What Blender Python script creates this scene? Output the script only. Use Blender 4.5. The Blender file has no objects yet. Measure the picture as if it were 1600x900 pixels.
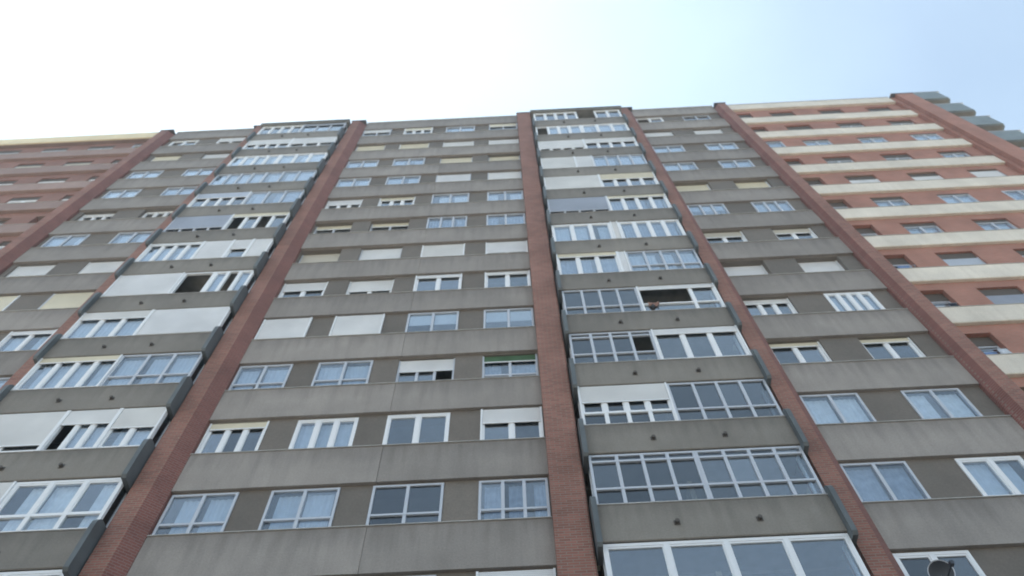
import bpy, math, random
from mathutils import Matrix, Vector
random.seed(7)
S = bpy.context.scene
COL = S.collection

# ------------------------------------------------------------------ camera
CAM_Z = 1.6
DIST = 13.2
yaw, pit, rol = map(math.radians, (-0.592, 62.148, 2.228))
F = Vector((math.sin(yaw)*math.cos(pit), math.cos(yaw)*math.cos(pit), math.sin(pit)))
R = Vector((math.cos(yaw), -math.sin(yaw), 0))
U = R.cross(F)
c_, s_ = math.cos(rol), math.sin(rol)
right = R*c_ - U*s_
up = R*s_ + U*c_
cd = bpy.data.cameras.new('camera')
cam = bpy.data.objects.new('camera', cd)
COL.objects.link(cam)
m = Matrix.Identity(4)
for i in range(3):
    m[i][0], m[i][1], m[i][2] = right[i], up[i], -F[i]
m[0][3], m[1][3], m[2][3] = 0.0, -DIST, CAM_Z
cam.matrix_world = m
cd.sensor_width = 36.0
cd.lens = 27.0
cd.clip_end = 3000
cd.dof.use_dof = True            # the camera was focused short: everything slightly soft
cd.dof.focus_distance = 9.0
cd.dof.aperture_fstop = 1.0
S.camera = cam

# ------------------------------------------------------------------ light
SUN_EL = math.radians(52)
SUN_AZ = math.radians(-38)          # from +Y (facade normal away from the camera) towards +X
S.view_settings.view_transform = 'Standard'
S.view_settings.look = 'None'
S.view_settings.gamma = 1
S.view_settings.exposure = 1.7
S.cycles.max_bounces = 8
S.cycles.transparent_max_bounces = 12
W = bpy.data.worlds.new('World')
S.world = W
W.use_nodes = True
nt = W.node_tree
for n in list(nt.nodes):
    nt.nodes.remove(n)
out = nt.nodes.new('ShaderNodeOutputWorld')
bg = nt.nodes.new('ShaderNodeBackground')
sky = nt.nodes.new('ShaderNodeTexSky')
sky.sky_type = 'NISHITA'
sky.sun_disc = False
sky.sun_elevation = SUN_EL
sky.sun_rotation = SUN_AZ
sky.air_density = 1.0
sky.dust_density = 1.5
sky.ozone_density = 0.4
# thin high cloud veil, densest round the sun, real place in the sky (direction based)
tc = nt.nodes.new('ShaderNodeTexCoord')
mp = nt.nodes.new('ShaderNodeMapping'); mp.inputs['Scale'].default_value = (1.2, 1.2, 2.4)
nz = nt.nodes.new('ShaderNodeTexNoise'); nz.inputs['Scale'].default_value = 1.6
nz.inputs['Detail'].default_value = 5; nz.inputs['Roughness'].default_value = 0.5
rp = nt.nodes.new('ShaderNodeValToRGB')
rp.color_ramp.elements[0].position = 0.32; rp.color_ramp.elements[0].color = (0.44,)*3+(1,)
rp.color_ramp.elements[1].position = 0.72; rp.color_ramp.elements[1].color = (0.62,)*3+(1,)
mix = nt.nodes.new('ShaderNodeMixRGB')
mix.inputs['Color2'].default_value = (4.75, 6.15, 7.1, 1)
nt.links.new(tc.outputs['Generated'], mp.inputs['Vector'])
nt.links.new(mp.outputs[0], nz.inputs['Vector'])
nt.links.new(nz.outputs['Fac'], rp.inputs['Fac'])
dt = nt.nodes.new('ShaderNodeVectorMath'); dt.operation = 'DOT_PRODUCT'
dt.inputs[1].default_value = (math.sin(SUN_AZ)*math.cos(SUN_EL), math.cos(SUN_AZ)*math.cos(SUN_EL), math.sin(SUN_EL))
nt.links.new(tc.outputs['Generated'], dt.inputs[0])
mrg = nt.nodes.new('ShaderNodeMapRange'); mrg.interpolation_type = 'SMOOTHERSTEP'
mrg.inputs['From Min'].default_value = 0.52; mrg.inputs['From Max'].default_value = 1.0
mrg.inputs['To Min'].default_value = 0.7; mrg.inputs['To Max'].default_value = 1.5
nt.links.new(dt.outputs['Value'], mrg.inputs['Value'])
mu = nt.nodes.new('ShaderNodeMath'); mu.operation = 'MULTIPLY'; mu.use_clamp = True
nt.links.new(rp.outputs['Color'], mu.inputs[0]); nt.links.new(mrg.outputs[0], mu.inputs[1])
nt.links.new(mu.outputs[0], mix.inputs['Fac'])
nt.links.new(sky.outputs['Color'], mix.inputs['Color1'])
nt.links.new(mix.outputs['Color'], bg.inputs['Color'])
bg.inputs['Strength'].default_value = 0.07
nt.links.new(bg.outputs[0], out.inputs['Surface'])

sd = bpy.data.lights.new('sun', 'SUN')
sd.energy = 5.0
sd.angle = math.radians(0.5)
sd.color = (1.0, 0.95, 0.86)
so = bpy.data.objects.new('sun', sd)
COL.objects.link(so)
dv = Vector((math.sin(SUN_AZ)*math.cos(SUN_EL), math.cos(SUN_AZ)*math.cos(SUN_EL), math.sin(SUN_EL)))
so.rotation_euler = dv.to_track_quat('Z', 'Y').to_euler()
so.location = (0, 0, 80)

# ------------------------------------------------------------------ materials
def new_mat(name):
    mt = bpy.data.materials.new(name)
    mt.use_nodes = True
    t = mt.node_tree
    return mt, t, t.nodes['Principled BSDF']

def plain(name, col, rough=0.6, spec=0.4, metal=0.0, var=0.0, vscale=3.0):
    mt, t, b = new_mat(name)
    b.inputs['Base Color'].default_value = (*col, 1)
    b.inputs['Roughness'].default_value = rough
    b.inputs['Specular IOR Level'].default_value = spec
    b.inputs['Metallic'].default_value = metal
    if var:
        g = t.nodes.new('ShaderNodeNewGeometry')
        n = t.nodes.new('ShaderNodeTexNoise'); n.inputs['Scale'].default_value = vscale
        n.inputs['Detail'].default_value = 4
        mr = t.nodes.new('ShaderNodeMapRange')
        mr.inputs['From Min'].default_value = 0.3; mr.inputs['From Max'].default_value = 0.7
        mr.inputs['To Min'].default_value = 1-var; mr.inputs['To Max'].default_value = 1+var
        mx = t.nodes.new('ShaderNodeVectorMath'); mx.operation = 'SCALE'
        mx.inputs[0].default_value = col
        t.links.new(g.outputs['Position'], n.inputs['Vector'])
        t.links.new(n.outputs['Fac'], mr.inputs['Value'])
        t.links.new(mr.outputs[0], mx.inputs['Scale'])
        t.links.new(mx.outputs[0], b.inputs['Base Color'])
    return mt

def concrete(name, col, dirt, streak=0.5, rough=0.75, stain=False):
    """cast concrete / render: large blotches, fine grain, rain streaks running down"""
    mt, t, b = new_mat(name)
    g = t.nodes.new('ShaderNodeNewGeometry')
    L = t.links.new
    n1 = t.nodes.new('ShaderNodeTexNoise'); n1.inputs['Scale'].default_value = 0.55
    n1.inputs['Detail'].default_value = 6; n1.inputs['Roughness'].default_value = 0.6
    L(g.outputs['Position'], n1.inputs['Vector'])
    mp = t.nodes.new('ShaderNodeMapping'); mp.inputs['Scale'].default_value = (3.0, 3.0, 0.35)
    n2 = t.nodes.new('ShaderNodeTexNoise'); n2.inputs['Scale'].default_value = 1.3
    n2.inputs['Detail'].default_value = 5
    L(g.outputs['Position'], mp.inputs['Vector']); L(mp.outputs[0], n2.inputs['Vector'])
    n3 = t.nodes.new('ShaderNodeTexNoise'); n3.inputs['Scale'].default_value = 22
    n3.inputs['Detail'].default_value = 3
    L(g.outputs['Position'], n3.inputs['Vector'])
    r1 = t.nodes.new('ShaderNodeMapRange'); r1.inputs['From Min'].default_value = 0.35; r1.inputs['From Max'].default_value = 0.7
    L(n1.outputs['Fac'], r1.inputs['Value'])
    r2 = t.nodes.new('ShaderNodeMapRange'); r2.inputs['From Min'].default_value = 0.45; r2.inputs['From Max'].default_value = 0.75
    r2.inputs['To Max'].default_value = streak
    L(n2.outputs['Fac'], r2.inputs['Value'])
    m1 = t.nodes.new('ShaderNodeMixRGB'); m1.inputs['Color1'].default_value = (*col, 1)
    m1.inputs['Color2'].default_value = (*[c*0.76 for c in col], 1)
    L(r1.outputs[0], m1.inputs['Fac'])
    m2 = t.nodes.new('ShaderNodeMixRGB'); m2.inputs['Color2'].default_value = (*dirt, 1)
    L(r2.outputs[0], m2.inputs['Fac']); L(m1.outputs[0], m2.inputs['Color1'])
    m3 = t.nodes.new('ShaderNodeMixRGB'); m3.blend_type = 'MULTIPLY'; m3.inputs['Fac'].default_value = 0.35
    L(m2.outputs[0], m3.inputs['Color1']); L(n3.outputs['Fac'], m3.inputs['Color2'])
    mul = t.nodes.new('ShaderNodeVectorMath'); mul.operation = 'SCALE'; mul.inputs['Scale'].default_value = 1.2
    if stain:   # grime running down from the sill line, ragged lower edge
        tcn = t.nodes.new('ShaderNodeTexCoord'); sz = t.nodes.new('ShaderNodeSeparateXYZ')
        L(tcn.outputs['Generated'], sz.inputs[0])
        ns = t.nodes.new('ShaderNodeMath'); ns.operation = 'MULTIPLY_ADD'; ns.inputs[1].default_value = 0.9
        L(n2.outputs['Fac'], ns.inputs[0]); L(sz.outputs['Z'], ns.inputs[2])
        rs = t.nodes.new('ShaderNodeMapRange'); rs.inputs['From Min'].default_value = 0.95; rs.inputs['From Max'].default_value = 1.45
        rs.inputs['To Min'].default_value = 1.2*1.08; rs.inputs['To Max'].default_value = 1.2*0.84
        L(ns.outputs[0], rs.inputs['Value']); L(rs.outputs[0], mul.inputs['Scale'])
    oi = t.nodes.new('ShaderNodeObjectInfo'); ro = t.nodes.new('ShaderNodeMapRange')
    ro.inputs['To Min'].default_value = 0.90; ro.inputs['To Max'].default_value = 1.10
    L(oi.outputs['Random'], ro.inputs['Value'])
    mo = t.nodes.new('ShaderNodeVectorMath'); mo.operation = 'SCALE'
    L(m3.outputs[0], mul.inputs[0]); L(mul.outputs[0], mo.inputs[0]); L(ro.outputs[0], mo.inputs['Scale'])
    L(mo.outputs[0], b.inputs['Base Color'])
    bp = t.nodes.new('ShaderNodeBump'); bp.inputs['Strength'].default_value = 0.25; bp.inputs['Distance'].default_value = 0.01
    L(n3.outputs['Fac'], bp.inputs['Height']); L(bp.outputs[0], b.inputs['Normal'])
    b.inputs['Roughness'].default_value = rough
    b.inputs['Specular IOR Level'].default_value = 0.4
    return mt

def brick(name, c1, c2, mortar, bump=0.6):
    mt, t, b = new_mat(name)
    L = t.links.new
    g = t.nodes.new('ShaderNodeNewGeometry')
    sx = t.nodes.new('ShaderNodeSeparateXYZ'); L(g.outputs['Position'], sx.inputs[0])
    ad = t.nodes.new('ShaderNodeMath'); ad.operation = 'ADD'
    L(sx.outputs['X'], ad.inputs[0]); L(sx.outputs['Y'], ad.inputs[1])
    cb = t.nodes.new('ShaderNodeCombineXYZ'); L(ad.outputs[0], cb.inputs['X']); L(sx.outputs['Z'], cb.inputs['Y'])
    br = t.nodes.new('ShaderNodeTexBrick')
    br.inputs['Scale'].default_value = 1.0
    br.inputs['Brick Width'].default_value = 0.26
    br.inputs['Row Height'].default_value = 0.075
    br.inputs['Mortar Size'].default_value = 0.011
    br.inputs['Mortar Smooth'].default_value = 0.3
    br.inputs['Bias'].default_value = -0.1
    br.inputs['Color1'].default_value = (*c1, 1); br.inputs['Color2'].default_value = (*c2, 1)
    br.inputs['Mortar'].default_value = (*mortar, 1)
    L(cb.outputs[0], br.inputs['Vector'])
    n = t.nodes.new('ShaderNodeTexNoise'); n.inputs['Scale'].default_value = 0.9; n.inputs['Detail'].default_value = 6
    L(g.outputs['Position'], n.inputs['Vector'])
    r = t.nodes.new('ShaderNodeMapRange'); r.inputs['From Min'].default_value = 0.3; r.inputs['From Max'].default_value = 0.7
    r.inputs['To Min'].default_value = 0.82; r.inputs['To Max'].default_value = 1.12
    L(n.outputs['Fac'], r.inputs['Value'])
    mul = t.nodes.new('ShaderNodeVectorMath'); mul.operation = 'SCALE'
    L(br.outputs['Color'], mul.inputs[0]); L(r.outputs[0], mul.inputs['Scale']); L(mul.outputs[0], b.inputs['Base Color'])
    bp = t.nodes.new('ShaderNodeBump'); bp.inputs['Strength'].default_value = bump; bp.inputs['Distance'].default_value = 0.01
    bp.invert = True
    L(br.outputs['Fac'], bp.inputs['Height']); L(bp.outputs[0], b.inputs['Normal'])
    b.inputs['Roughness'].default_value = 0.8
    return mt

def shutter_mat(name, col, pitch=0.05):
    mt, t, b = new_mat(name)
    L = t.links.new
    g = t.nodes.new('ShaderNodeNewGeometry')
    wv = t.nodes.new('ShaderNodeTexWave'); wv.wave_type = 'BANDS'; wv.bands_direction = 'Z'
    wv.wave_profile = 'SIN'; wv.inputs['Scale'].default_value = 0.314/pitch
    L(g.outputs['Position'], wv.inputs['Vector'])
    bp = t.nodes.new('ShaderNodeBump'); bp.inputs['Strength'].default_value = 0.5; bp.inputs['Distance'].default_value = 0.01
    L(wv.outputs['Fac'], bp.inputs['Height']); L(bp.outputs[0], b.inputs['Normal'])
    n = t.nodes.new('ShaderNodeTexNoise'); n.inputs['Scale'].default_value = 0.8; n.inputs['Detail'].default_value = 4
    L(g.outputs['Position'], n.inputs['Vector'])
    r = t.nodes.new('ShaderNodeMapRange'); r.inputs['From Min'].default_value = 0.3; r.inputs['From Max'].default_value = 0.7
    r.inputs['To Min'].default_value = 0.84; r.inputs['To Max'].default_value = 1.04
    L(n.outputs['Fac'], r.inputs['Value'])
    mul = t.nodes.new('ShaderNodeVectorMath'); mul.operation = 'SCALE'; mul.inputs[0].default_value = col
    L(r.outputs[0], mul.inputs['Scale'])
    oi = t.nodes.new('ShaderNodeObjectInfo'); ye = t.nodes.new('ShaderNodeMixRGB')   # each blind aged differently
    ye.blend_type = 'MULTIPLY'; ye.inputs['Color2'].default_value = (0.95, 0.93, 0.88, 1)
    L(oi.outputs['Random'], ye.inputs['Fac']); L(mul.outputs[0], ye.inputs['Color1'])
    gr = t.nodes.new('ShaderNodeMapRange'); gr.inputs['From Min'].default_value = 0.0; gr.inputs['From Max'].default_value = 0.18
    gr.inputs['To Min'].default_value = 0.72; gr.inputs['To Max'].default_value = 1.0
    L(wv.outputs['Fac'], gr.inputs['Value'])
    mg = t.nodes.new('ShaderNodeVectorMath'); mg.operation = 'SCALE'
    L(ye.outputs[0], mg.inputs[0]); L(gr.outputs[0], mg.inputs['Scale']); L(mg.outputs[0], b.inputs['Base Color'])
    b.inputs['Roughness'].default_value = 0.45
    return mt

def glass_mat(name, tint, f0r=(0.08, 0.19)):
    mt = bpy.data.materials.new(name); mt.use_nodes = True
    t = mt.node_tree
    for n in list(t.nodes): t.nodes.remove(n)
    o = t.nodes.new('ShaderNodeOutputMaterial')
    tr = t.nodes.new('ShaderNodeBsdfTransparent'); tr.inputs['Color'].default_value = (*tint, 1)
    gl = t.nodes.new('ShaderNodeBsdfGlossy'); gl.inputs['Roughness'].default_value = 0.03
    gl.inputs['Color'].default_value = (0.97, 0.985, 1.0, 1)
    g = t.nodes.new('ShaderNodeNewGeometry')
    nz = t.nodes.new('ShaderNodeTexNoise'); nz.inputs['Scale'].default_value = 0.7; nz.inputs['Detail'].default_value = 1
    bp = t.nodes.new('ShaderNodeBump'); bp.inputs['Strength'].default_value = 0.15; bp.inputs['Distance'].default_value = 0.01
    t.links.new(g.outputs['Position'], nz.inputs['Vector']); t.links.new(nz.outputs['Fac'], bp.inputs['Height'])
    t.links.new(bp.outputs[0], gl.inputs['Normal'])
    # Schlick reflectance from the true angle on either face; every pane a little different
    dt = t.nodes.new('ShaderNodeVectorMath'); dt.operation = 'DOT_PRODUCT'
    t.links.new(g.outputs['Incoming'], dt.inputs[0]); t.links.new(g.outputs['Normal'], dt.inputs[1])
    ab = t.nodes.new('ShaderNodeMath'); ab.operation = 'ABSOLUTE'; t.links.new(dt.outputs['Value'], ab.inputs[0])
    om = t.nodes.new('ShaderNodeMath'); om.operation = 'SUBTRACT'; om.inputs[0].default_value = 1.0; om.use_clamp = True
    t.links.new(ab.outputs[0], om.inputs[1])
    pw = t.nodes.new('ShaderNodeMath'); pw.operation = 'POWER'; pw.inputs[1].default_value = 4.0
    t.links.new(om.outputs[0], pw.inputs[0])
    oi = t.nodes.new('ShaderNodeObjectInfo')
    f0 = t.nodes.new('ShaderNodeMapRange'); f0.inputs['To Min'].default_value = f0r[0]; f0.inputs['To Max'].default_value = f0r[1]
    t.links.new(oi.outputs['Random'], f0.inputs['Value'])
    fr = t.nodes.new('ShaderNodeMath'); fr.operation = 'ADD'; fr.use_clamp = True
    t.links.new(pw.outputs[0], fr.inputs[0]); t.links.new(f0.outputs[0], fr.inputs[1])
    mx = t.nodes.new('ShaderNodeMixShader')
    t.links.new(fr.outputs[0], mx.inputs[0]); t.links.new(tr.outputs[0], mx.inputs[1]); t.links.new(gl.outputs[0], mx.inputs[2])
    t.links.new(mx.outputs[0], o.inputs['Surface'])
    return mt

M = dict(
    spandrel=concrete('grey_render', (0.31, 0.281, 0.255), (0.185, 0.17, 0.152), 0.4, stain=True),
    wall=concrete('taupe_render', (0.192, 0.168, 0.144), (0.15, 0.14, 0.12), 0.4),
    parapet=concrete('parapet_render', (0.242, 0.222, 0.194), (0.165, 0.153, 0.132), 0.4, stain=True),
    sill=plain('pale_sill_stone', (0.42, 0.41, 0.39), 0.6, var=0.15),
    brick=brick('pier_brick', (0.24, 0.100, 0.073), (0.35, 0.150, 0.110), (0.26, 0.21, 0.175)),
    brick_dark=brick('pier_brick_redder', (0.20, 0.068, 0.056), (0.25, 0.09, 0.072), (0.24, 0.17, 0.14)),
    red_wall=brick('orange_red_brick', (0.37, 0.158, 0.112), (0.42, 0.185, 0.135), (0.33, 0.23, 0.18), 0.3),
    rose_wall=brick('rose_brick', (0.27, 0.128, 0.095), (0.31, 0.15, 0.115), (0.25, 0.18, 0.15), 0.3),
    rose_band=concrete('rose_band_render', (0.37, 0.265, 0.23), (0.27, 0.19, 0.165), 0.4),
    cream=concrete('cream_band_paint', (0.78, 0.72, 0.62), (0.52, 0.46, 0.38), 0.35),
    yellow=concrete('yellow_coping_paint', (0.86, 0.74, 0.50), (0.7, 0.56, 0.35), 0.3),
    fin=plain('blue_grey_fin_paint', (0.115, 0.13, 0.135), 0.55, var=0.18, vscale=1.4),
    endb=plain('grey_green_balcony_sheet', (0.20, 0.235, 0.24), 0.5, var=0.15, vscale=1.2),
    white=plain('white_pvc', (0.80, 0.82, 0.84), 0.35),
    alu=plain('anodised_aluminium', (0.52, 0.55, 0.60), 0.38, metal=0.1),
    dark=plain('bronze_frame', (0.06, 0.055, 0.05), 0.4),
    box=plain('head_shade_brown', (0.10, 0.082, 0.065), 0.7),  # shade of the recess above the windows, put into the panel's colour
    inter=plain('room_plaster', (0.58, 0.53, 0.40), 0.8),
    slab=plain('slab_concrete', (0.20, 0.19, 0.165), 0.8, var=0.2),
    cap=plain('dark_metal_coping', (0.10, 0.10, 0.10), 0.5),
    drain=plain('rusty_drain', (0.10, 0.09, 0.08), 0.8),
    roof=plain('roof_felt', (0.1, 0.1, 0.1), 0.9),
    glass=glass_mat('window_glass', (0.86, 0.91, 0.95)),
    glass_dark=glass_mat('smoked_glass', (0.60, 0.64, 0.67), (0.09, 0.16)),
    road=plain('asphalt', (0.05, 0.05, 0.052), 0.9, var=0.2),
    paving=plain('paving', (0.25, 0.24, 0.22), 0.85, var=0.15),
    ground=plain('pale_bounce_ground', (0.34, 0.31, 0.265), 0.95, var=0.2),  # unseen ground, toned pale to bounce warm sunlight onto the shaded facade
    w_c=plain('white_curtain', (0.78, 0.79, 0.80), 0.9, 0.1, var=0.12, vscale=5),
    p_c=plain('pale_blue_curtain', (0.57, 0.61, 0.66), 0.9, 0.1, var=0.08, vscale=5),
    b_c=plain('blue_curtain', (0.32, 0.36, 0.43), 0.9, 0.1, var=0.2, vscale=5),
    cloth_b=plain('blue_cloth', (0.16, 0.26, 0.48), 0.9, 0.1, var=0.25, vscale=6),
    cloth_d=plain('dark_cloth', (0.03, 0.035, 0.05), 0.9, 0.1),
    cloth_p=plain('pale_cloth', (0.55, 0.60, 0.66), 0.9, 0.1, var=0.15, vscale=6),
    cloth_r=plain('pink_cloth', (0.26, 0.16, 0.13), 0.9, 0.1, var=0.3, vscale=8),
    dish=plain('dish_grey', (0.045, 0.05, 0.06), 0.5),
    green=plain('green_awning', (0.06, 0.12, 0.06), 0.8, var=0.2),
)
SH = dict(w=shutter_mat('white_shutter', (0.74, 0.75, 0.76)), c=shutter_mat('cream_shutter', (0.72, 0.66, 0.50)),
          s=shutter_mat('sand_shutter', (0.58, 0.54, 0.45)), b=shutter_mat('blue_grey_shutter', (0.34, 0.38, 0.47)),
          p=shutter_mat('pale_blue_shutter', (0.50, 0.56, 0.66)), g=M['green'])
CUR = dict(w=M['w_c'], p=M['p_c'], b=M['b_c'])

# ------------------------------------------------------------------ mesh helpers
class MB:
    def __init__(s): s.v = []; s.f = []
    def box(s, x0, x1, y0, y1, z0, z1):
        b = len(s.v)
        s.v += [(x0,y0,z0),(x1,y0,z0),(x1,y1,z0),(x0,y1,z0),(x0,y0,z1),(x1,y0,z1),(x1,y1,z1),(x0,y1,z1)]
        s.f += [tuple(b+i for i in q) for q in ((0,3,2,1),(4,5,6,7),(0,1,5,4),(1,2,6,5),(2,3,7,6),(3,0,4,7))]
        return s
    def prism_z(s, pts, z0, z1):      # plan outline (counter-clockwise from above)
        b = len(s.v); n = len(pts)
        s.v += [(x,y,z0) for x,y in pts] + [(x,y,z1) for x,y in pts]
        s.f.append(tuple(b+i for i in reversed(range(n)))); s.f.append(tuple(b+n+i for i in range(n)))
        for i in range(n):
            j = (i+1) % n; s.f.append((b+i, b+j, b+n+j, b+n+i))
        return s
    def prism_x(s, pts, x0, x1):      # outline in (y, z)
        b = len(s.v); n = len(pts)
        s.v += [(x0,y,z) for y,z in pts] + [(x1,y,z) for y,z in pts]
        s.f.append(tuple(b+i for i in range(n))[::-1]); s.f.append(tuple(b+n+i for i in range(n)))
        for i in range(n):
            j = (i+1) % n; s.f.append((b+i, b+j, b+n+j, b+n+i))
        return s
    def cyl_y(s, x, z, r, y0, y1, n=10):
        b = len(s.v)
        for y in (y0, y1):
            s.v += [(x+r*math.cos(2*math.pi*i/n), y, z+r*math.sin(2*math.pi*i/n)) for i in range(n)]
        s.f.append(tuple(b+i for i in range(n))); s.f.append(tuple(b+n+i for i in reversed(range(n))))
        for i in range(n):
            j = (i+1) % n; s.f.append((b+j, b+i, b+n+i, b+n+j))
        return s
    def build(s, name, mat, parent=None, loc=None):
        me = bpy.data.meshes.new(name)
        v = s.v
        if loc is None and v:
            lo = [min(p[i] for p in v) for i in range(3)]; hi = [max(p[i] for p in v) for i in range(3)]
            loc = ((lo[0]+hi[0])/2, (lo[1]+hi[1])/2, lo[2])
        v = [(p[0]-loc[0], p[1]-loc[1], p[2]-loc[2]) for p in v]
        me.from_pydata(v, [], s.f)
        me.materials.append(mat)
        o = bpy.data.objects.new(name, me)
        COL.objects.link(o)
        o.location = loc
        if parent is not None:
            o.parent = parent
            p = parent; off = Vector((0, 0, 0))
            while p is not None:
                off += Vector(p.location); p = p.parent
            o.location = Vector(loc) - off
        return o
CACHE = {}
def wloc(o):
    off = Vector((0, 0, 0))
    while o is not None:
        off += Vector(o.location); o = o.parent
    return off
def boxo(name, mat, parent, x0, x1, y0, y1, z0, z1, bev=0.0):
    """one box-shaped piece; pieces of the same size and material share a mesh"""
    key = (name, mat.name, round(x1-x0, 3), round(y1-y0, 3), round(z1-z0, 3))
    me = CACHE.get(key)
    w, d, h = x1-x0, y1-y0, z1-z0
    if me is None:
        mb = MB().box(-w/2, w/2, -d/2, d/2, 0, h)
        me = bpy.data.meshes.new(name); me.from_pydata(mb.v, [], mb.f); me.materials.append(mat)
        CACHE[key] = me
    o = bpy.data.objects.new(name, me)
    COL.objects.link(o)
    loc = Vector(((x0+x1)/2, (y0+y1)/2, z0))
    if parent is not None:
        o.parent = parent; loc = loc - wloc(parent)
    o.location = loc
    return o
def empty(name, loc, label=None, cat=None, group=None):
    o = bpy.data.objects.new(name, None); COL.objects.link(o); o.location = loc
    o.empty_display_size = 0.5
    if label: o['label'] = label; o['category'] = cat
    if group: o['group'] = group
    return o

# ------------------------------------------------------------------ windows
def parse(spec):
    d = dict(fr='w', n=2, sh=0, shc='w', cur=None, k=0, kc='w', t=False, h=False, x=0, op=[], r=0.0, sm=False, pts=None)
    for i, tk in enumerate(spec.split()):
        if i == 0:
            d['fr'] = tk[0]; d['n'] = int(tk[1:])
        elif tk[0] == 's' and len(tk) > 1 and tk != 'sm': d['sh'] = float(tk[1:-1]); d['shc'] = tk[-1]
        elif tk[0] == 'k': d['k'] = float(tk[1:-1]); d['kc'] = tk[-1]
        elif tk[0] == 'c': d['cur'] = tk[1]
        elif tk[0] == 'o': d['op'].append(int(tk[1]))
        elif tk[0] == 'r': d['r'] = float(tk[1:] or 0.3)
        elif tk == 't': d['t'] = True
        elif tk[0] == 'x': d['x'] = float(tk[1:])
        elif tk == 'h': d['h'] = True
        elif tk == 'sm': d['sm'] = True
        elif tk[0] == '@': d['pts'] = [float(q) for q in tk[1:].split(',')]
    return d

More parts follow.
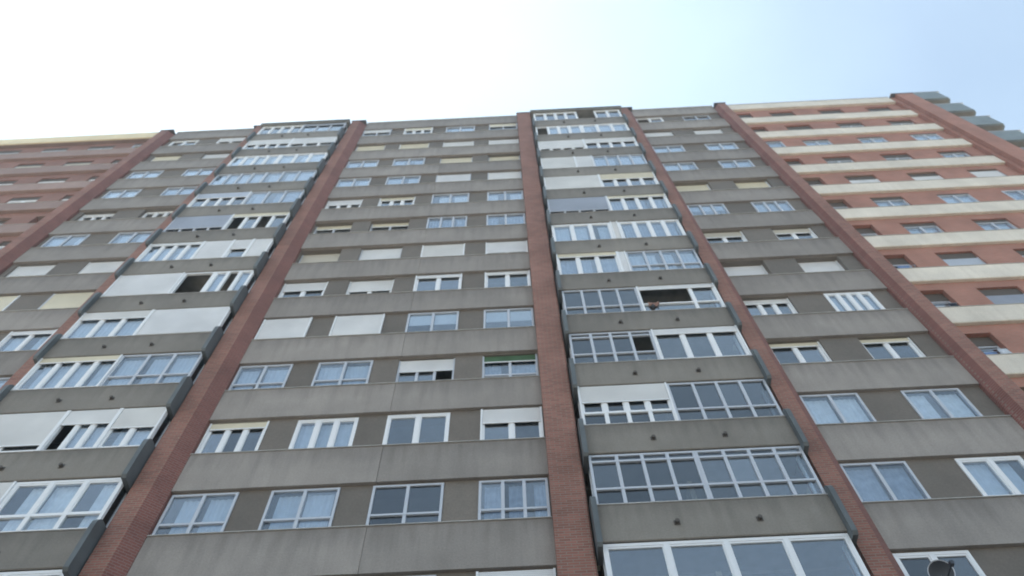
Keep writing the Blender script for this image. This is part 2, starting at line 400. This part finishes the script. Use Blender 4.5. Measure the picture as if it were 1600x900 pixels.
def glazing(parent, name, x0, x1, z0, z1, y, spec):
    """frame mesh (the named part) with panes, shutter, curtain and blind as its sub-parts
       (or siblings, when `name` is itself a sub-part)"""
    d = parse(spec)
    fm = {'w': M['white'], 'a': M['alu'], 'd': M['dark']}[d['fr']]
    fw = {'w': 0.08, 'a': 0.065, 'd': 0.05}[d['fr']]
    lw = {'w': 0.055, 'a': 0.042, 'd': 0.035}[d['fr']]
    y = y + d['r']
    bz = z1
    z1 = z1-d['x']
    n = d['n']; H = z1-z0
    j = lambda a=0.004: random.uniform(-a, a)
    mb = MB()
    mb.box(x0, x1, y, y+0.09, z0, z0+fw)
    mb.box(x0, x1, y, y+0.09, z1-fw, z1)
    mb.box(x0, x0+fw, y, y+0.09, z0+fw, z1-fw)
    mb.box(x1-fw, x1, y, y+0.09, z0+fw, z1-fw)
    ix0, ix1, iz0, iz1 = x0+fw, x1-fw, z0+fw, z1-fw
    if d['pts']:
        ed = [ix0] + [ix0+(ix1-ix0)*p for p in d['pts']] + [ix1]
    else:
        ed = [ix0+(ix1-ix0)*i/n for i in range(n+1)]
    n = len(ed)-1
    lo = iz0
    if d['t']:
        tz = z0 + (0.54 if H > 1.6 else 0.40)
        mb.box(ix0, ix1, y-0.012, y+0.06, tz-0.03, tz+0.03)
        lo = tz+0.03
    hi = iz1
    if d['h']:
        hz = z1-0.26
        mb.box(ix0, ix1, y-0.012, y+0.06, hz-0.03, hz+0.03)
        hi = hz-0.03
    for i in range(1, n):
        mb.box(ed[i]-lw, ed[i]+lw, y-0.006, y+0.08, iz0, iz1)
    # leaf rails
    if d['fr'] == 'w':
        for i in range(n):
            if i in d['op']: continue
            a, b = ed[i]+(lw if i else 0), ed[i+1]-(lw if i < n-1 else 0)
            mb.box(a, b, y+0.012, y+0.07, lo, lo+0.05); mb.box(a, b, y+0.012, y+0.07, hi-0.05, hi)
            mb.box(a, a+0.035, y+0.014, y+0.068, lo+0.05, hi-0.05); mb.box(b-0.035, b, y+0.014, y+0.068, lo+0.05, hi-0.05)
    fo = mb.build(name, fm, parent)
    # where do the sub-pieces hang: never a fourth level
    host = fo if parent.parent is None else parent
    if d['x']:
        boxo('head_shade_panel', M['box'], host, x0, x1, y-0.02, y+0.2, z1+0.002, bz)  # dark panel standing in for the shade under the lintel
    gm = M['glass_dark'] if d['sm'] else M['glass']
    for i in range(n):
        if d['sh'] >= 0.99: break
        a, b = ed[i]+(lw if i else 0), ed[i+1]-(lw if i < n-1 else 0)
        if d['t']:
            boxo('pane', gm, host, a, b, y+0.04, y+0.052, iz0, tz-0.03)
        if d['h']:
            boxo('pane', gm, host, a, b, y+0.04, y+0.052, hz+0.03, iz1)
        if i in d['op']: continue
        boxo('pane', gm, host, a, b, y+0.04, y+0.052, lo, hi)
        if d['cur']:
            # folded curtain: zigzag strip behind the leaf, sometimes drawn partly
            full = random.random()
            zt = hi; zb = lo-0.02 if not d['t'] else iz0
            ca, cb = a, b
            if full < 0.3: ca = a+(b-a)*random.uniform(0.1, 0.45)
            elif full < 0.55: cb = b-(b-a)*random.uniform(0.1, 0.45)
            cm = MB(); k = max(6, int((cb-ca)/0.07)); vv = []
            for q in range(k+1):
                xx = ca+(cb-ca)*q/k; yy = y+0.16+0.022*(q % 2)
                vv.append((xx, yy))
            for q in range(k):
                bb = len(cm.v)
                (xa, ya), (xb, yb) = vv[q], vv[q+1]
                cm.v += [(xa,ya,zb),(xb,yb,zb),(xb,yb,zt),(xa,ya,zt),(xa,ya+0.006,zb),(xb,yb+0.006,zb),(xb,yb+0.006,zt),(xa,ya+0.006,zt)]
                cm.f += [(bb,bb+1,bb+2,bb+3),(bb+5,bb+4,bb+7,bb+6),(bb,bb+4,bb+5,bb+1),(bb+3,bb+2,bb+6,bb+7)]
            cm.build('curtain', CUR[d['cur']], host)
        if d['k']:
            boxo('blind', SH[d['kc']], host, a+0.01, b-0.01, y+0.09, y+0.10, hi-(hi-lo)*d['k'], hi)
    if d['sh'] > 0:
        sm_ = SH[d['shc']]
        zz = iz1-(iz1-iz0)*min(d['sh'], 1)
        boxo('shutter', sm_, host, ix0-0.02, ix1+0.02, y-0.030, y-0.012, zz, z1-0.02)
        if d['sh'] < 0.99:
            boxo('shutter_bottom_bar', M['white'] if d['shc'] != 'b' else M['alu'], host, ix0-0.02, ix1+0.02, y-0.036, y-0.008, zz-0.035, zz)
        if d['fr'] == 'w' or True:
            # side guides
            boxo('shutter_guide', fm, host, x0-0.003, x0+0.05, y-0.045, y-0.001, z0, z1)
            boxo('shutter_guide', fm, host, x1-0.05, x1+0.003, y-0.045, y-0.001, z0, z1)
    return fo

# ------------------------------------------------------------------ levels
FH = 2.913
def SILL(n): return CAM_Z + 13.386 + FH*(11-n)
SP = 1.40            # spandrel height
TOP = CAM_Z + 48.45
NR = 14              # floors built in full (the lowest lies under the frame)
BASE = SILL(NR-1)-SP

# ================================================================== setting
g = MB().box(-400, 400, -400, 400, -0.5, 0.0).build('ground', M['ground']); g['kind'] = 'structure'
p = MB().box(-60, 60, -6.0, 0.0, 0.0, 0.125).build('pavement', M['paving']); p['kind'] = 'structure'
r = MB().box(-120, 120, -15.5, -6.15, 0.0, 0.004).build('road', M['road']); r['kind'] = 'structure'
k = MB()
for i in range(120):
    k.box(-60+i, -60+i+0.985, -6.15, -6.003, 0.0, 0.13)
k = k.build('kerb', M['paving']); k['kind'] = 'structure'

# ================================================================== grey block
grey = empty('apartment_building', (-4.0, 0.3, 0.0),
             'tall grey rendered apartment block with red brick piers and two stacks of glazed balconies', 'building')
X0, X1 = -21.25, 13.3
# brick piers: plan outlines
def pier(parent, pts, z1, mat=M['brick'], name='brick_pier'):
    return MB().prism_z(pts, 0, z1).build(name, mat, parent)
PT = CAM_Z + 47.9
pier(grey, [(-9.80,0.5),(-9.80,-0.30),(-9.28,-0.30),(-9.28,0.5)], PT)
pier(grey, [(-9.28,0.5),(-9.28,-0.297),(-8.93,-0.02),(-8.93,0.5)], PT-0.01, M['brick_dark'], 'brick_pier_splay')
pier(grey, [(0.60,0.5),(0.60,-0.30),(1.40,-0.30),(1.44,-0.26),(1.44,0.5)], PT)
pier(grey, [(7.06,0.5),(7.06,-0.30),(7.55,-0.30),(7.55,0.5)], PT)
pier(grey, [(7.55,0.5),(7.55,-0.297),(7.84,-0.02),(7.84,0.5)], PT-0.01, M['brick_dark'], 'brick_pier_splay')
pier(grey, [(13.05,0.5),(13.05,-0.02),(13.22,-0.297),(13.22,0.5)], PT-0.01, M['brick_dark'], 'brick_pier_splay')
pier(grey, [(13.22,0.5),(13.22,-0.30),(13.70,-0.30),(13.70,0.5)], PT)
pier(grey, [(-21.90,0.5),(-21.90,-0.30),(-21.42,-0.30),(-21.42,0.5)], PT)
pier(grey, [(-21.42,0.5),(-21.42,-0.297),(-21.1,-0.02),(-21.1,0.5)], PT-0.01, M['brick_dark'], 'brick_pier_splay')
pier(grey, [(-16.0,0.5),(-16.0,-0.02),(-15.8,-0.30),(-15.32,-0.30),(-15.32,0.5)], PT)
for (a, b) in ((-9.83,-8.9),(0.57,1.47),(7.03,7.87),(13.02,13.73),(-21.93,-21.07),(-16.03,-15.29)):
    boxo('pier_cap', M['cap'], grey, a, b, -0.34, 0.52, PT+0.001, PT+0.09)

BAYS = [  # x0, x1, windows, joints
    (-21.1, -16.0, [(-20.85,-19.15), (-17.85,-16.2)], []),
    (-8.93, 0.60, [(-8.90,-7.2), (-6.38,-4.64), (-3.82,-2.03), (-1.16,0.57)], [-3.75]),
    (7.84, 13.05, [(7.88,9.55), (10.78,12.42)], []),
]
CW = [
 ["a2 s.35w cp","w3 s.3c","a2 cp","a2 s.35c cb"],
 ["a2 s1c r.12","w2 s.92c r.12","w2 s1w r.12","w2 s1w r.12"],
 ["a2 cp","a2 cb","a2 s.95c r.15","a2 s.9c r.2"],
 ["a2 cp","a2 cp","a2 s1w r.08","a2 s1w r.08"],
 ["w3 s.4w r.1","w3 s.2c r.1","a2 cw","a2 cw"],
 ["a2 s.22c r.22","a2 s.2c r.22","a3 cb","a2 cb"],
 ["a2 s1s r.25","a2 s.92w r.15","w2 s.8w r.08","w2 s.72w r.08"],
 ["w2 s.42w r.1","w2 s.58w r.14","w2 s.1w r.02","w2 s.1w r.02"],
 ["w2 s1w","w2 s1w","a2 k.5w","a2 k.5w"],
 ["a2 cp t","a2 cp t","a3 s.42w o2 r.12","a2 s.2g t r.1 cb"],
 ["w3 s.14c r.06","w3 cp r.04","w2 r.02","w2 s.42w"],
 ["a2 cp t","a2 cp t","a2 t sm","a3 t cb"],
 ["w2 cb","w2 cp","a2 cb","w2 s.3w"],
 ["a2 cb","w2","a2 cp","a2"]]
AW = [
 ["w2 r.05","w2 s.45w r.05"],["a2 s.5c r.15","a2 s.6w r.15"],["a2 cp","a2 cp"],["a2 cw","a2 cb"],["w3 s.2w r.2","w3 r.2"],
 ["a2 cp","a2 cp"],["w3 s.62w r.15","w2 s1w r.12"],["w2 s1c r.05","a2 s.95c r.05"],["w2 cp r.1","w2 s.1w cp"],
 ["w2","a2 cp"],["w2","a2"],["a2 cb","w2"],["a2","a2"],["a2","a2"]]
DW = [
 ["w2 o0 r.05","a2 sm r.05"],["w2 s.92w r.15","w2 s.95w r.15"],["a2 cp","a2 cp"],["a2 cp","a2 cb"],["w2 s.62c r.2","w2 s.62c r.2"],
 ["a3 k.4p","a3 cb"],["w2 s.3s r.14","w2 s.25s r.14"],["w2 s1w r.28","w2 s1w r.25"],["w3 s.15w r.16","w4 cp"],
 ["w2 s.1c r.14","w2 s.1c r.14"],["a2 cw","a2 cw"],["a2 cb","w2 cp"],["w2 sm","w2 cb"],["a2","a2"]]
WT = 1.44            # window height
for (bx0, bx1, wins, joints), tab in zip(BAYS, (AW, CW, DW)):
    for n in range(NR):
        z = SILL(n)
        # spandrel panels with a joint between them
        xs = [bx0] + joints + [bx1]
        for a, b in zip(xs, xs[1:]):
            a2 = a + (0.005 if a != bx0 else 0); b2 = b - (0.005 if b != bx1 else 0)
            dy = random.uniform(0, 0.006)
            mb = MB().prism_x([(0.0+dy, z-SP), (0.6, z-SP), (0.6, z-0.012), (0.0+dy, z-0.012)], a2, b2)
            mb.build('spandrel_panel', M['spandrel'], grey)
        boxo('sill', M['sill'], grey, bx0+0.003, bx1-0.003, -0.03, 0.55, z-0.011, z+0.012)
        # wall panels between windows
        cur = bx0
        for (wx0, wx1) in wins + [(bx1, None)]:
            if wx0 - cur > 0.01:
                boxo('wall_panel', M['wall'], grey, cur, wx0, 0.11, 0.55, z+0.013, z+FH-SP)
            cur = wx1
        for (wx0, wx1), sp in zip(wins, tab[n]):
            boxo('lintel', M['wall'], grey, wx0, wx1, 0.11, 0.55, z+0.013+WT, z+FH-SP-0.001)
            glazing(grey, 'window', wx0+0.003, wx1-0.003, z+0.016, z+0.010+WT, 0.075, sp)
    # roof parapet of the bay: coping stones
    z = SILL(-1)-SP
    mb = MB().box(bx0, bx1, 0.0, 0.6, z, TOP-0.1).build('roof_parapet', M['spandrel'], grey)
    nst = int((bx1-bx0)/1.15)
    for i in range(nst):
        a = bx0+(bx1-bx0)*i/nst; b = bx0+(bx1-bx0)*(i+1)/nst
        boxo('coping_stone', M['sill'], grey, a+0.01, b-0.01, -0.04, 0.62, TOP-0.099, TOP)
# floor slabs, room backs, body behind
fs = MB(); rb = MB()
for n in range(-1, NR):
    z = SILL(n)-SP
    fs.box(X0, X1, 0.601, 3.0, z+0.02, z+0.3)
fs.build('floor_slab', M['slab'], grey)['kind'] = 'stuff'
for x in (-18.4, -16.0, -12.6, -9.5, -5.5, -4.2, -1.6, 1.0, 4.2, 7.3, 10.2, 13.4, -21.2):
    rb.box(x-0.06, x+0.06, 0.56, 3.0, 0, TOP-0.5)
rb.box(X0, X1, 3.0, 3.1, 0, TOP-0.5)
rb.build('room_wall', M['inter'], grey)['kind'] = 'stuff'
MB().box(X0-0.3, X1+0.3, 3.11, 15, 0, TOP-0.2).build('rear_wall', M['spandrel'], grey)
MB().box(X0, X1, 0.61, 14.9, TOP-0.45, TOP-0.3).build('roof', M['roof'], grey)
MB().box(X0, X1, 0.02, 3.0, 0.125, BASE).build('ground_storey_wall', M['wall'], grey)

# ------------------------------------------------------------------ glazed balconies
RB = [
 [(0,.5,"w4 sm"),(.7,1,"w2 sm")],
 [(0,.5,"w4 o0 cp"),(.5,1,"w3 cp")],
 [(0,.47,"w4 s.8w"),(.47,1,"w4 s.4w sm")],
 [(0,.33,"w2 s1w"),(.33,.5,"w1 s1w"),(.5,1,"a4 cp")],
 [(0,.5,"w4 s1w"),(.5,1,"w4 s.4c")],
 [(0,.5,"a4 s.86b"),(.5,1,"w4 s.12c cb")],
 [(0,.46,"w3 cp"),(.46,.52,"w1 s1w"),(.52,1,"w4 cb")],
 [(0,.44,"w3 s.12c cb"),(.44,.5,"w1 s1w"),(.5,1,"a4 cp t")],
 [(0,.49,"a4 t sm"),(.49,1,"w2 @.68 o0 t s.1w")],
 [(0,.49,"a4 o3 t sm h"),(.49,1,"w3 s.14w")],
 [(0,.475,"w4 s.42w t sm"),(.475,1,"a4 t sm")],
 [(0,.5,"a4 t h sm"),(.5,1,"a4 t h")],
 [(0,1,"w4")],
 [(0,.5,"a4 t"),(.5,1,"w3")]]
LB = [
 [(0,.5,"w4 sm"),(.5,1,"a3 s.15b")],
 [(0,.5,"w4 s.5w"),(.5,1,"w3 s.62w")],
 [(0,.5,"w4 cw"),(.5,1,"w3 cw")],
 [(0,.5,"a4 cp"),(.5,1,"a3 cp")],
 [(0,.5,"w4 s.35p sm"),(.5,1,"a3 cb")],
 [(0,.5,"a4 s.8b"),(.5,1,"w4 o0 o2 s.16c")],
 [(0,.44,"w4 s.08w cp"),(.44,.68,"w1 s1w"),(.68,.84,"w1 s.5w"),(.84,1,"w1 s1w")],
 [(0,.48,"w1 s1w"),(.48,.71,"w1 o0"),(.71,1,"w3 o1 cp")],
 [(0,.47,"w3 s.25w cp"),(.47,1,"w1 s1w")],
 [(0,.5,"w4 s.12c cp"),(.5,1,"a3 cp t")],
 [(0,.45,"w2 s.86w"),(.45,.74,"w3 o0 s.34w cp"),(.74,1,"w2 s.5w cp")],
 [(0,.47,"w2 s1w"),(.47,1,"w3 cw t")],
 [(0,1,"w4 cp")],
 [(0,.5,"a4"),(.5,1,"w3")]]
def balcony(x0, x1, n, secs, drains):
    """x0..x1 between the two side fins"""
    zt = SILL(n)-0.2; zb = zt-1.10; top = zt+FH-1.10
    mb = MB()
    mb.prism_x([(-0.50, zb+0.02), (-0.48, zb), (-0.36, zb), (-0.36, zt), (-0.50, zt)], x0, x1)
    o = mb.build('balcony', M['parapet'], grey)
    boxo('balcony_slab', M['slab'], o, x0, x1, -0.359, 0.6, zb+0.003, zb+0.20)
    boxo('parapet_ledge', M['sill'], o, x0+0.002, x1-0.002, -0.52, -0.34, zt+0.001, zt+0.025)
    for (fx0, fx1) in ((x0-0.125, x0-0.003), (x1+0.003, x1+0.125)):
        ft = zt+0.27; fb = zb-0.24
        MB().prism_x([(-0.68, fb+0.08), (-0.62, fb), (-0.05, fb), (-0.05, ft), (-0.46, ft), (-0.58, ft-0.05), (-0.66, ft-0.16), (-0.68, ft-0.28)], fx0, fx1)\
            .build('side_fin', M['fin'], o)
    for dx in drains:
        zc = zt-0.64
        MB().cyl_y(dx, zc, 0.05, -0.59, -0.495, 10).box(dx-0.07, dx+0.07, -0.508, -0.499, zc-0.07, zc+0.07).build('drain_spout', M['drain'], o)
    for (a, b, sp) in secs:
        glazing(o, 'glazing_frame', x0+(x1-x0)*a+0.002, x0+(x1-x0)*b-0.002, zt+0.027, top-0.03, -0.46, sp)
    # glazed returns at both ends, above the fins
    for xx, s in ((x0, 1), (x1, -1)):
        w = 0.05*s
        a, b = sorted((xx-0.002*s, xx+w))
        fr = MB().box(a, b, -0.365, -0.02, zt+0.03, zt+0.09).box(a, b, -0.365, -0.02, top-0.12, top-0.03)\
                 .box(a, b, -0.09, -0.02, zt+0.09, top-0.12)
        fr.build('end_frame', M['white'], o)
        boxo('pane', M['glass'], o, min(a, b)+0.02, min(a, b)+0.03, -0.365, -0.09, zt+0.09, top-0.12)
    return o
for n in range(NR):
    balcony(1.60, 6.90, n, RB[n], (3.32, 5.15))
    balcony(-15.15, -9.97, n, LB[n], (-13.37, -11.83))
for (x0, x1) in ((1.45, 7.05), (-15.3, -9.82)):
    zt = SILL(-1)-0.2-1.10
    MB().box(x0, x1, -0.58, 0.6, zt+0.003, zt+0.22).build('balcony_roof', M['slab'], grey)
    MB().box(x0-0.03, x1+0.03, -0.62, 0.0, zt+0.221, zt+0.29).build('roof_edge', M['cap'], grey)
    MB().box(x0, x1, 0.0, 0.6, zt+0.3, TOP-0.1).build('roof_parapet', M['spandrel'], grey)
    # house wall at the back of the balcony, doors and brick jambs
# ================================================================== red sections
def red_block(parent, bx0, bx1, wins, wall, band, bandh, tab, topmat, rows, wy, toph):
    for n in range(rows):
        z = SILL(n)
        MB().prism_x([(0.0, z-bandh+0.03), (0.02, z-bandh), (0.6, z-bandh), (0.6, z-0.02), (0.0, z-0.02)], bx0, bx1).build('band', band, parent)
        boxo('sill', M['sill'], parent, bx0+0.003, bx1-0.003, -0.02, 0.55, z-0.019, z+0.002)
        cur = bx0
        for (a, b) in wins + [(bx1, None)]:
            if a-cur > 0.01:
                boxo('wall_panel', wall, parent, cur, a, wy, 0.75, z+0.003, z+FH-bandh-0.001)
            cur = b
        for i, (a, b) in enumerate(wins):
            boxo('lintel', wall, parent, a, b, wy, 0.75, z+0.003+WT, z+FH-bandh-0.001)
            glazing(parent, 'window', a+0.003, b-0.003, z+0.006, z+WT, wy-0.02, tab[n][i])
    z = SILL(-1)-bandh
    MB().box(bx0, bx1, -0.02, 0.6, z, TOP-toph).build('roof_band', topmat, parent)
    fs = MB(); rb = MB()
    for n in range(-1, rows):
        z = SILL(n)-bandh
        fs.box(bx0, bx1, 0.751, 3.0, z+0.02, z+0.3)
    fs.build('floor_slab', M['slab'], parent)['kind'] = 'stuff'
    k = 0
    xx = bx0
    while xx < bx1:
        rb.box(xx, xx+0.1, 0.76, 3.0, 0, TOP-1); xx += 2.9
    rb.box(bx1-0.1, bx1-0.002, 0.76, 3.0, 0, TOP-1)
    rb.box(bx0, bx1, 3.0, 3.1, 0, TOP-1)
    rb.build('room_wall', M['inter'], parent)['kind'] = 'stuff'
    MB().box(bx0, bx1, 0.62, 14.9, TOP-1.0, TOP-0.8).build('roof', M['roof'], parent)
    MB().box(bx0, bx1, 0.05, 3.0, 0.0, SILL(rows-1)-bandh-0.001).build('ground_storey_wall', wall, parent)

redR = empty('apartment_building', (19.5, 0.3, 0.0),
             'orange-red brick apartment wing with cream horizontal bands, right of the outermost brick pier', 'building')
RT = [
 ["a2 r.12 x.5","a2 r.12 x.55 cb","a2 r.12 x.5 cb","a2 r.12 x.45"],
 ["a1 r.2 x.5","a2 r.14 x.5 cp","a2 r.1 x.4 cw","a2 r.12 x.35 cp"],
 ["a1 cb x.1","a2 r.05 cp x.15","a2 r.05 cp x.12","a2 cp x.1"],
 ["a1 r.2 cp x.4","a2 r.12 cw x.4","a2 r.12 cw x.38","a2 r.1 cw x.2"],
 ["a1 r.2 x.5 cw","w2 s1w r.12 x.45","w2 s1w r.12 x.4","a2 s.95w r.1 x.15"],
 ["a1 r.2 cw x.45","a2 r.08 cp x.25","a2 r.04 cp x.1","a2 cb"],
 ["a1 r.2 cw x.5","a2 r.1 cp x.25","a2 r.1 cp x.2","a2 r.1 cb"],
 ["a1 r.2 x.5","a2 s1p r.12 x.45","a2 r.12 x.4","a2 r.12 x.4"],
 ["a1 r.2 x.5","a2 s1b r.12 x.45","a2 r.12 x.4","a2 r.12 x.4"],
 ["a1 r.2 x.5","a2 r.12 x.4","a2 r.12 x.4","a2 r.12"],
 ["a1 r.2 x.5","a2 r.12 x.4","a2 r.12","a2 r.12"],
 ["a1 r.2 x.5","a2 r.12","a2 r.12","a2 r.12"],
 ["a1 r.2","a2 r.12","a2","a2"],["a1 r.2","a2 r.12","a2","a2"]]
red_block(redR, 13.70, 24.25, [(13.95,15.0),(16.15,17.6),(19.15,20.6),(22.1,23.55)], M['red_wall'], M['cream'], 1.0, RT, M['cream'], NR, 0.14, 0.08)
MB().box(13.72, 24.2, -0.06, 0.62, TOP-0.079, TOP-0.03).build('roof_flashing', M['alu'], redR)
pier(redR, [(24.25,3.0),(24.25,-0.06),(24.5,-0.06),(24.5,-0.30),(25.55,-0.30),(25.55,3.0)], TOP-0.35, M['red_wall'], 'corner_pier')
boxo('pier_cap', M['cap'], redR, 24.2, 25.6, -0.33, 3.02, TOP-0.349, TOP-0.28)
MB().box(13.61, 25.4, 3.12, 15, 0, TOP-0.6).build('rear_wall', M['red_wall'], redR)
for kx in range(8):
    zb = CAM_Z+47.65-FH*kx
    mb = MB()
    mb.prism_z([(25.56,-0.02),(27.7,-0.02),(27.85,0.13),(27.85,3.2),(25.56,3.2),(25.56,3.08),(27.73,3.08),(27.73,0.1),(25.56,0.1)], zb, zb+1.55)
    o = mb.build('end_balcony', M['endb'], redR)
    boxo('balcony_slab', M['slab'], o, 25.56, 27.72, 0.101, 3.07, zb+0.01, zb+0.2)
    boxo('parapet_ledge', M['alu'], o, 25.56, 27.86, -0.04, 0.14, zb+1.551, zb+1.59)

redL = empty('apartment_building', (-27.5, 0.3, 0.0),
             'rose-red brick apartment wing with a yellow cornice, left of the leftmost brick pier', 'building')
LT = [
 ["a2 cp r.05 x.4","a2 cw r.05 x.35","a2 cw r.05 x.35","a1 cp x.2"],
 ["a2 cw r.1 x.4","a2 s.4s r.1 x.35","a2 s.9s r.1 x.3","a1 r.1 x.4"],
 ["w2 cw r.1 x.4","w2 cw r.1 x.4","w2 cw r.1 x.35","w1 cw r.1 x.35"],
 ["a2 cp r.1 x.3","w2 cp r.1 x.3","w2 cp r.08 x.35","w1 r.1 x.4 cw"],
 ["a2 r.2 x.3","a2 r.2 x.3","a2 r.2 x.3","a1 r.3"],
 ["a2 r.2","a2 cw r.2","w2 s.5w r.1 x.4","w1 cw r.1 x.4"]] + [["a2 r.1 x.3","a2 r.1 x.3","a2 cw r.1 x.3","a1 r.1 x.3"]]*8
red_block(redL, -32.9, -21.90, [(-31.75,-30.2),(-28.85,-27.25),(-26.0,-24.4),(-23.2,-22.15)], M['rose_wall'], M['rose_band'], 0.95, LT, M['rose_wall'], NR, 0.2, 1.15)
MB().box(-33.0, -21.92, -0.10, 0.7, TOP-1.149, TOP-0.06).build('cornice', M['yellow'], redL)
pier(redL, [(-33.7,3.0),(-33.7,-0.3),(-32.9,-0.3),(-32.9,3.0)], TOP-0.3, M['brick_dark'], 'corner_pier')
MB().box(-33.5, -21.56, 3.12, 15, 0, TOP-0.6).build('rear_wall', M['rose_wall'], redL)

# ================================================================== loose things
# satellite dish in front of the lowest right-hand window
def dish(x, z):
    t = empty('satellite_dish', (x, -0.35, z), 'round dark satellite dish with pale rim in front of the lowest right window', 'satellite dish')
    n, rings = 28, 6; R0 = 0.24
    rot = Matrix.Rotation(math.radians(25), 3, 'X') @ Matrix.Rotation(math.radians(-12), 3, 'Z')
    def pt(r, a, off): 
        v = Vector((r*math.cos(a), -0.28*(r*r)/R0 + off, r*math.sin(a)))
        v = rot @ v
        return (x+v.x, -0.35+v.y, z+v.z)
    mb = MB()
    for off in (0.0, 0.012):
        b = len(mb.v)
        mb.v.append(pt(0, 0, off))
        for q in range(1, rings+1):
            for i in range(n): mb.v.append(pt(R0*q/rings, 2*math.pi*i/n, off))
        for i in range(n):
            j = (i+1) % n
            f = (b, b+1+i, b+1+j); mb.f.append(f if off == 0 else f[::-1])
            for q in range(rings-1):
                a0 = b+1+q*n
                f = (a0+i, a0+n+i, a0+n+j, a0+j); mb.f.append(f if off == 0 else f[::-1])
    mb.build('reflector', M['dish'], t)
    rim = MB()
    for i in range(n):
        j = (i+1) % n; b = len(rim.v)
        for a in (2*math.pi*i/n, 2*math.pi*j/n):
            rim.v += [pt(R0-0.004, a, -0.004), pt(R0+0.016, a, -0.004), pt(R0+0.016, a, 0.02), pt(R0-0.004, a, 0.02)]
        rim.f += [(b+k_, b+(k_+1) % 4, b+4+(k_+1) % 4, b+4+k_) for k_ in range(4)]
    rim.build('rim', M['alu'], t)
    MB().box(x-0.02, x+0.02, -0.33, 0.03, z-0.05, z-0.01).box(x-0.02, x+0.02, -0.02, 0.02, z-0.5, z-0.05).build('bracket', M['alu'], t)
    MB().box(x-0.012, x+0.012, -0.85, -0.33, z-0.22, z-0.20).box(x-0.035, x+0.035, -0.90, -0.80, z-0.24, z-0.16).build('feed_arm', M['dish'], t)
dish(8.38, SILL(12)+0.50)

def draped(name, mat, x0, x1, y, z0, z1, parent=None, amp=0.03, seed=0, sag=0.05):
    rd = random.Random(seed); nx, nz = 10, 7
    ph = rd.uniform(0, 6); mb = MB()
    for off in (0, 0.008):
        b = len(mb.v)
        for i in range(nx+1):
            for k_ in range(nz+1):
                u, v = i/nx, k_/nz
                xx = x0+(x1-x0)*(u + 0.04*math.sin(5*v+ph)*(u-0.5))
                zz = z1-(z1-z0)*v - sag*math.sin(math.pi*u)*(1-v*0.4)
                mb.v.append((xx, y+off+amp*v*math.sin(9*u+ph)+rd.uniform(-.003,.003)*0, zz))
        for i in range(nx):
            for k_ in range(nz):
                a = b+i*(nz+1)+k_; f = (a, a+1, a+nz+2, a+nz+1)
                mb.f.append(f if off == 0 else f[::-1])
    return mb.build(name, mat, parent)
# pink cloth over the sill of the open balcony window
zz = SILL(8)-0.2
o = draped('pink_cloth', M['cloth_r'], 4.42, 4.78, -0.50, zz+0.44, zz+0.66, amp=0.05, seed=3, sag=0.10)
o['label'] = 'crumpled brownish-pink cloth on the rail of the wide open balcony window'; o['category'] = 'cloth'
# laundry airing at the narrow windows beside the outer pier
def laundry(n, label, items):
    z = SILL(n)
    t = empty('hanging_laundry', (14.45, -0.05, z), label, 'laundry', 'laundry at the narrow windows of the red wing')
    rk = MB()
    for yy in (0.17, 0.27):
        rk.box(13.86, 15.05, yy-0.006, yy+0.006, z+0.53, z+0.542)
    for xx in (13.9, 15.0):
        rk.box(xx-0.012, xx+0.012, 0.15, 0.29, z+0.515, z+0.53)
    rk.build('drying_rack', M['alu'], t)
    for i, (a, b, yy, h, mat) in enumerate(items):
        draped('garment', mat, a, b, yy, z+0.53-h, z+0.54, t, 0.03, seed=n*7+i, sag=0.01)
laundry(7, 'blue and dark washing on a rack, highest of three narrow red-wall windows with laundry',
        [(13.95,14.3,0.17,0.5,M['cloth_d']),(14.3,14.75,0.17,0.65,M['cloth_b']),(14.78,15.0,0.27,0.4,M['cloth_b'])])
laundry(8, 'pale grey washing with two dark garments, middle of three narrow red-wall windows with laundry',
        [(13.95,14.15,0.17,0.35,M['cloth_d']),(14.18,14.6,0.27,0.7,M['cloth_p']),(14.7,14.98,0.17,0.35,M['cloth_d'])])
laundry(9, 'blue and dark washing on a rack, lowest of three narrow red-wall windows with laundry',
        [(13.95,14.2,0.17,0.4,M['cloth_d']),(14.22,14.7,0.27,0.75,M['cloth_b']),(14.7,15.0,0.17,0.3,M['cloth_p'])])

# ================================================================== air between the street and the roof line
hz = MB().box(-410, 410, -410, 410, -1.5, TOP+3).build('haze', M['roof'])
hz['kind'] = 'stuff'
hm = bpy.data.materials.new('air'); hm.use_nodes = True
for n in list(hm.node_tree.nodes):
    if n.type != 'OUTPUT_MATERIAL': hm.node_tree.nodes.remove(n)
pv = hm.node_tree.nodes.new('ShaderNodeVolumePrincipled')
pv.inputs['Color'].default_value = (0.93, 0.97, 1.0, 1)
pv.inputs['Density'].default_value = 0.002
pv.inputs['Anisotropy'].default_value = 0.65
hm.node_tree.links.new(pv.outputs[0], [n for n in hm.node_tree.nodes if n.type == 'OUTPUT_MATERIAL'][0].inputs['Volume'])
hz.data.materials.clear(); hz.data.materials.append(hm)
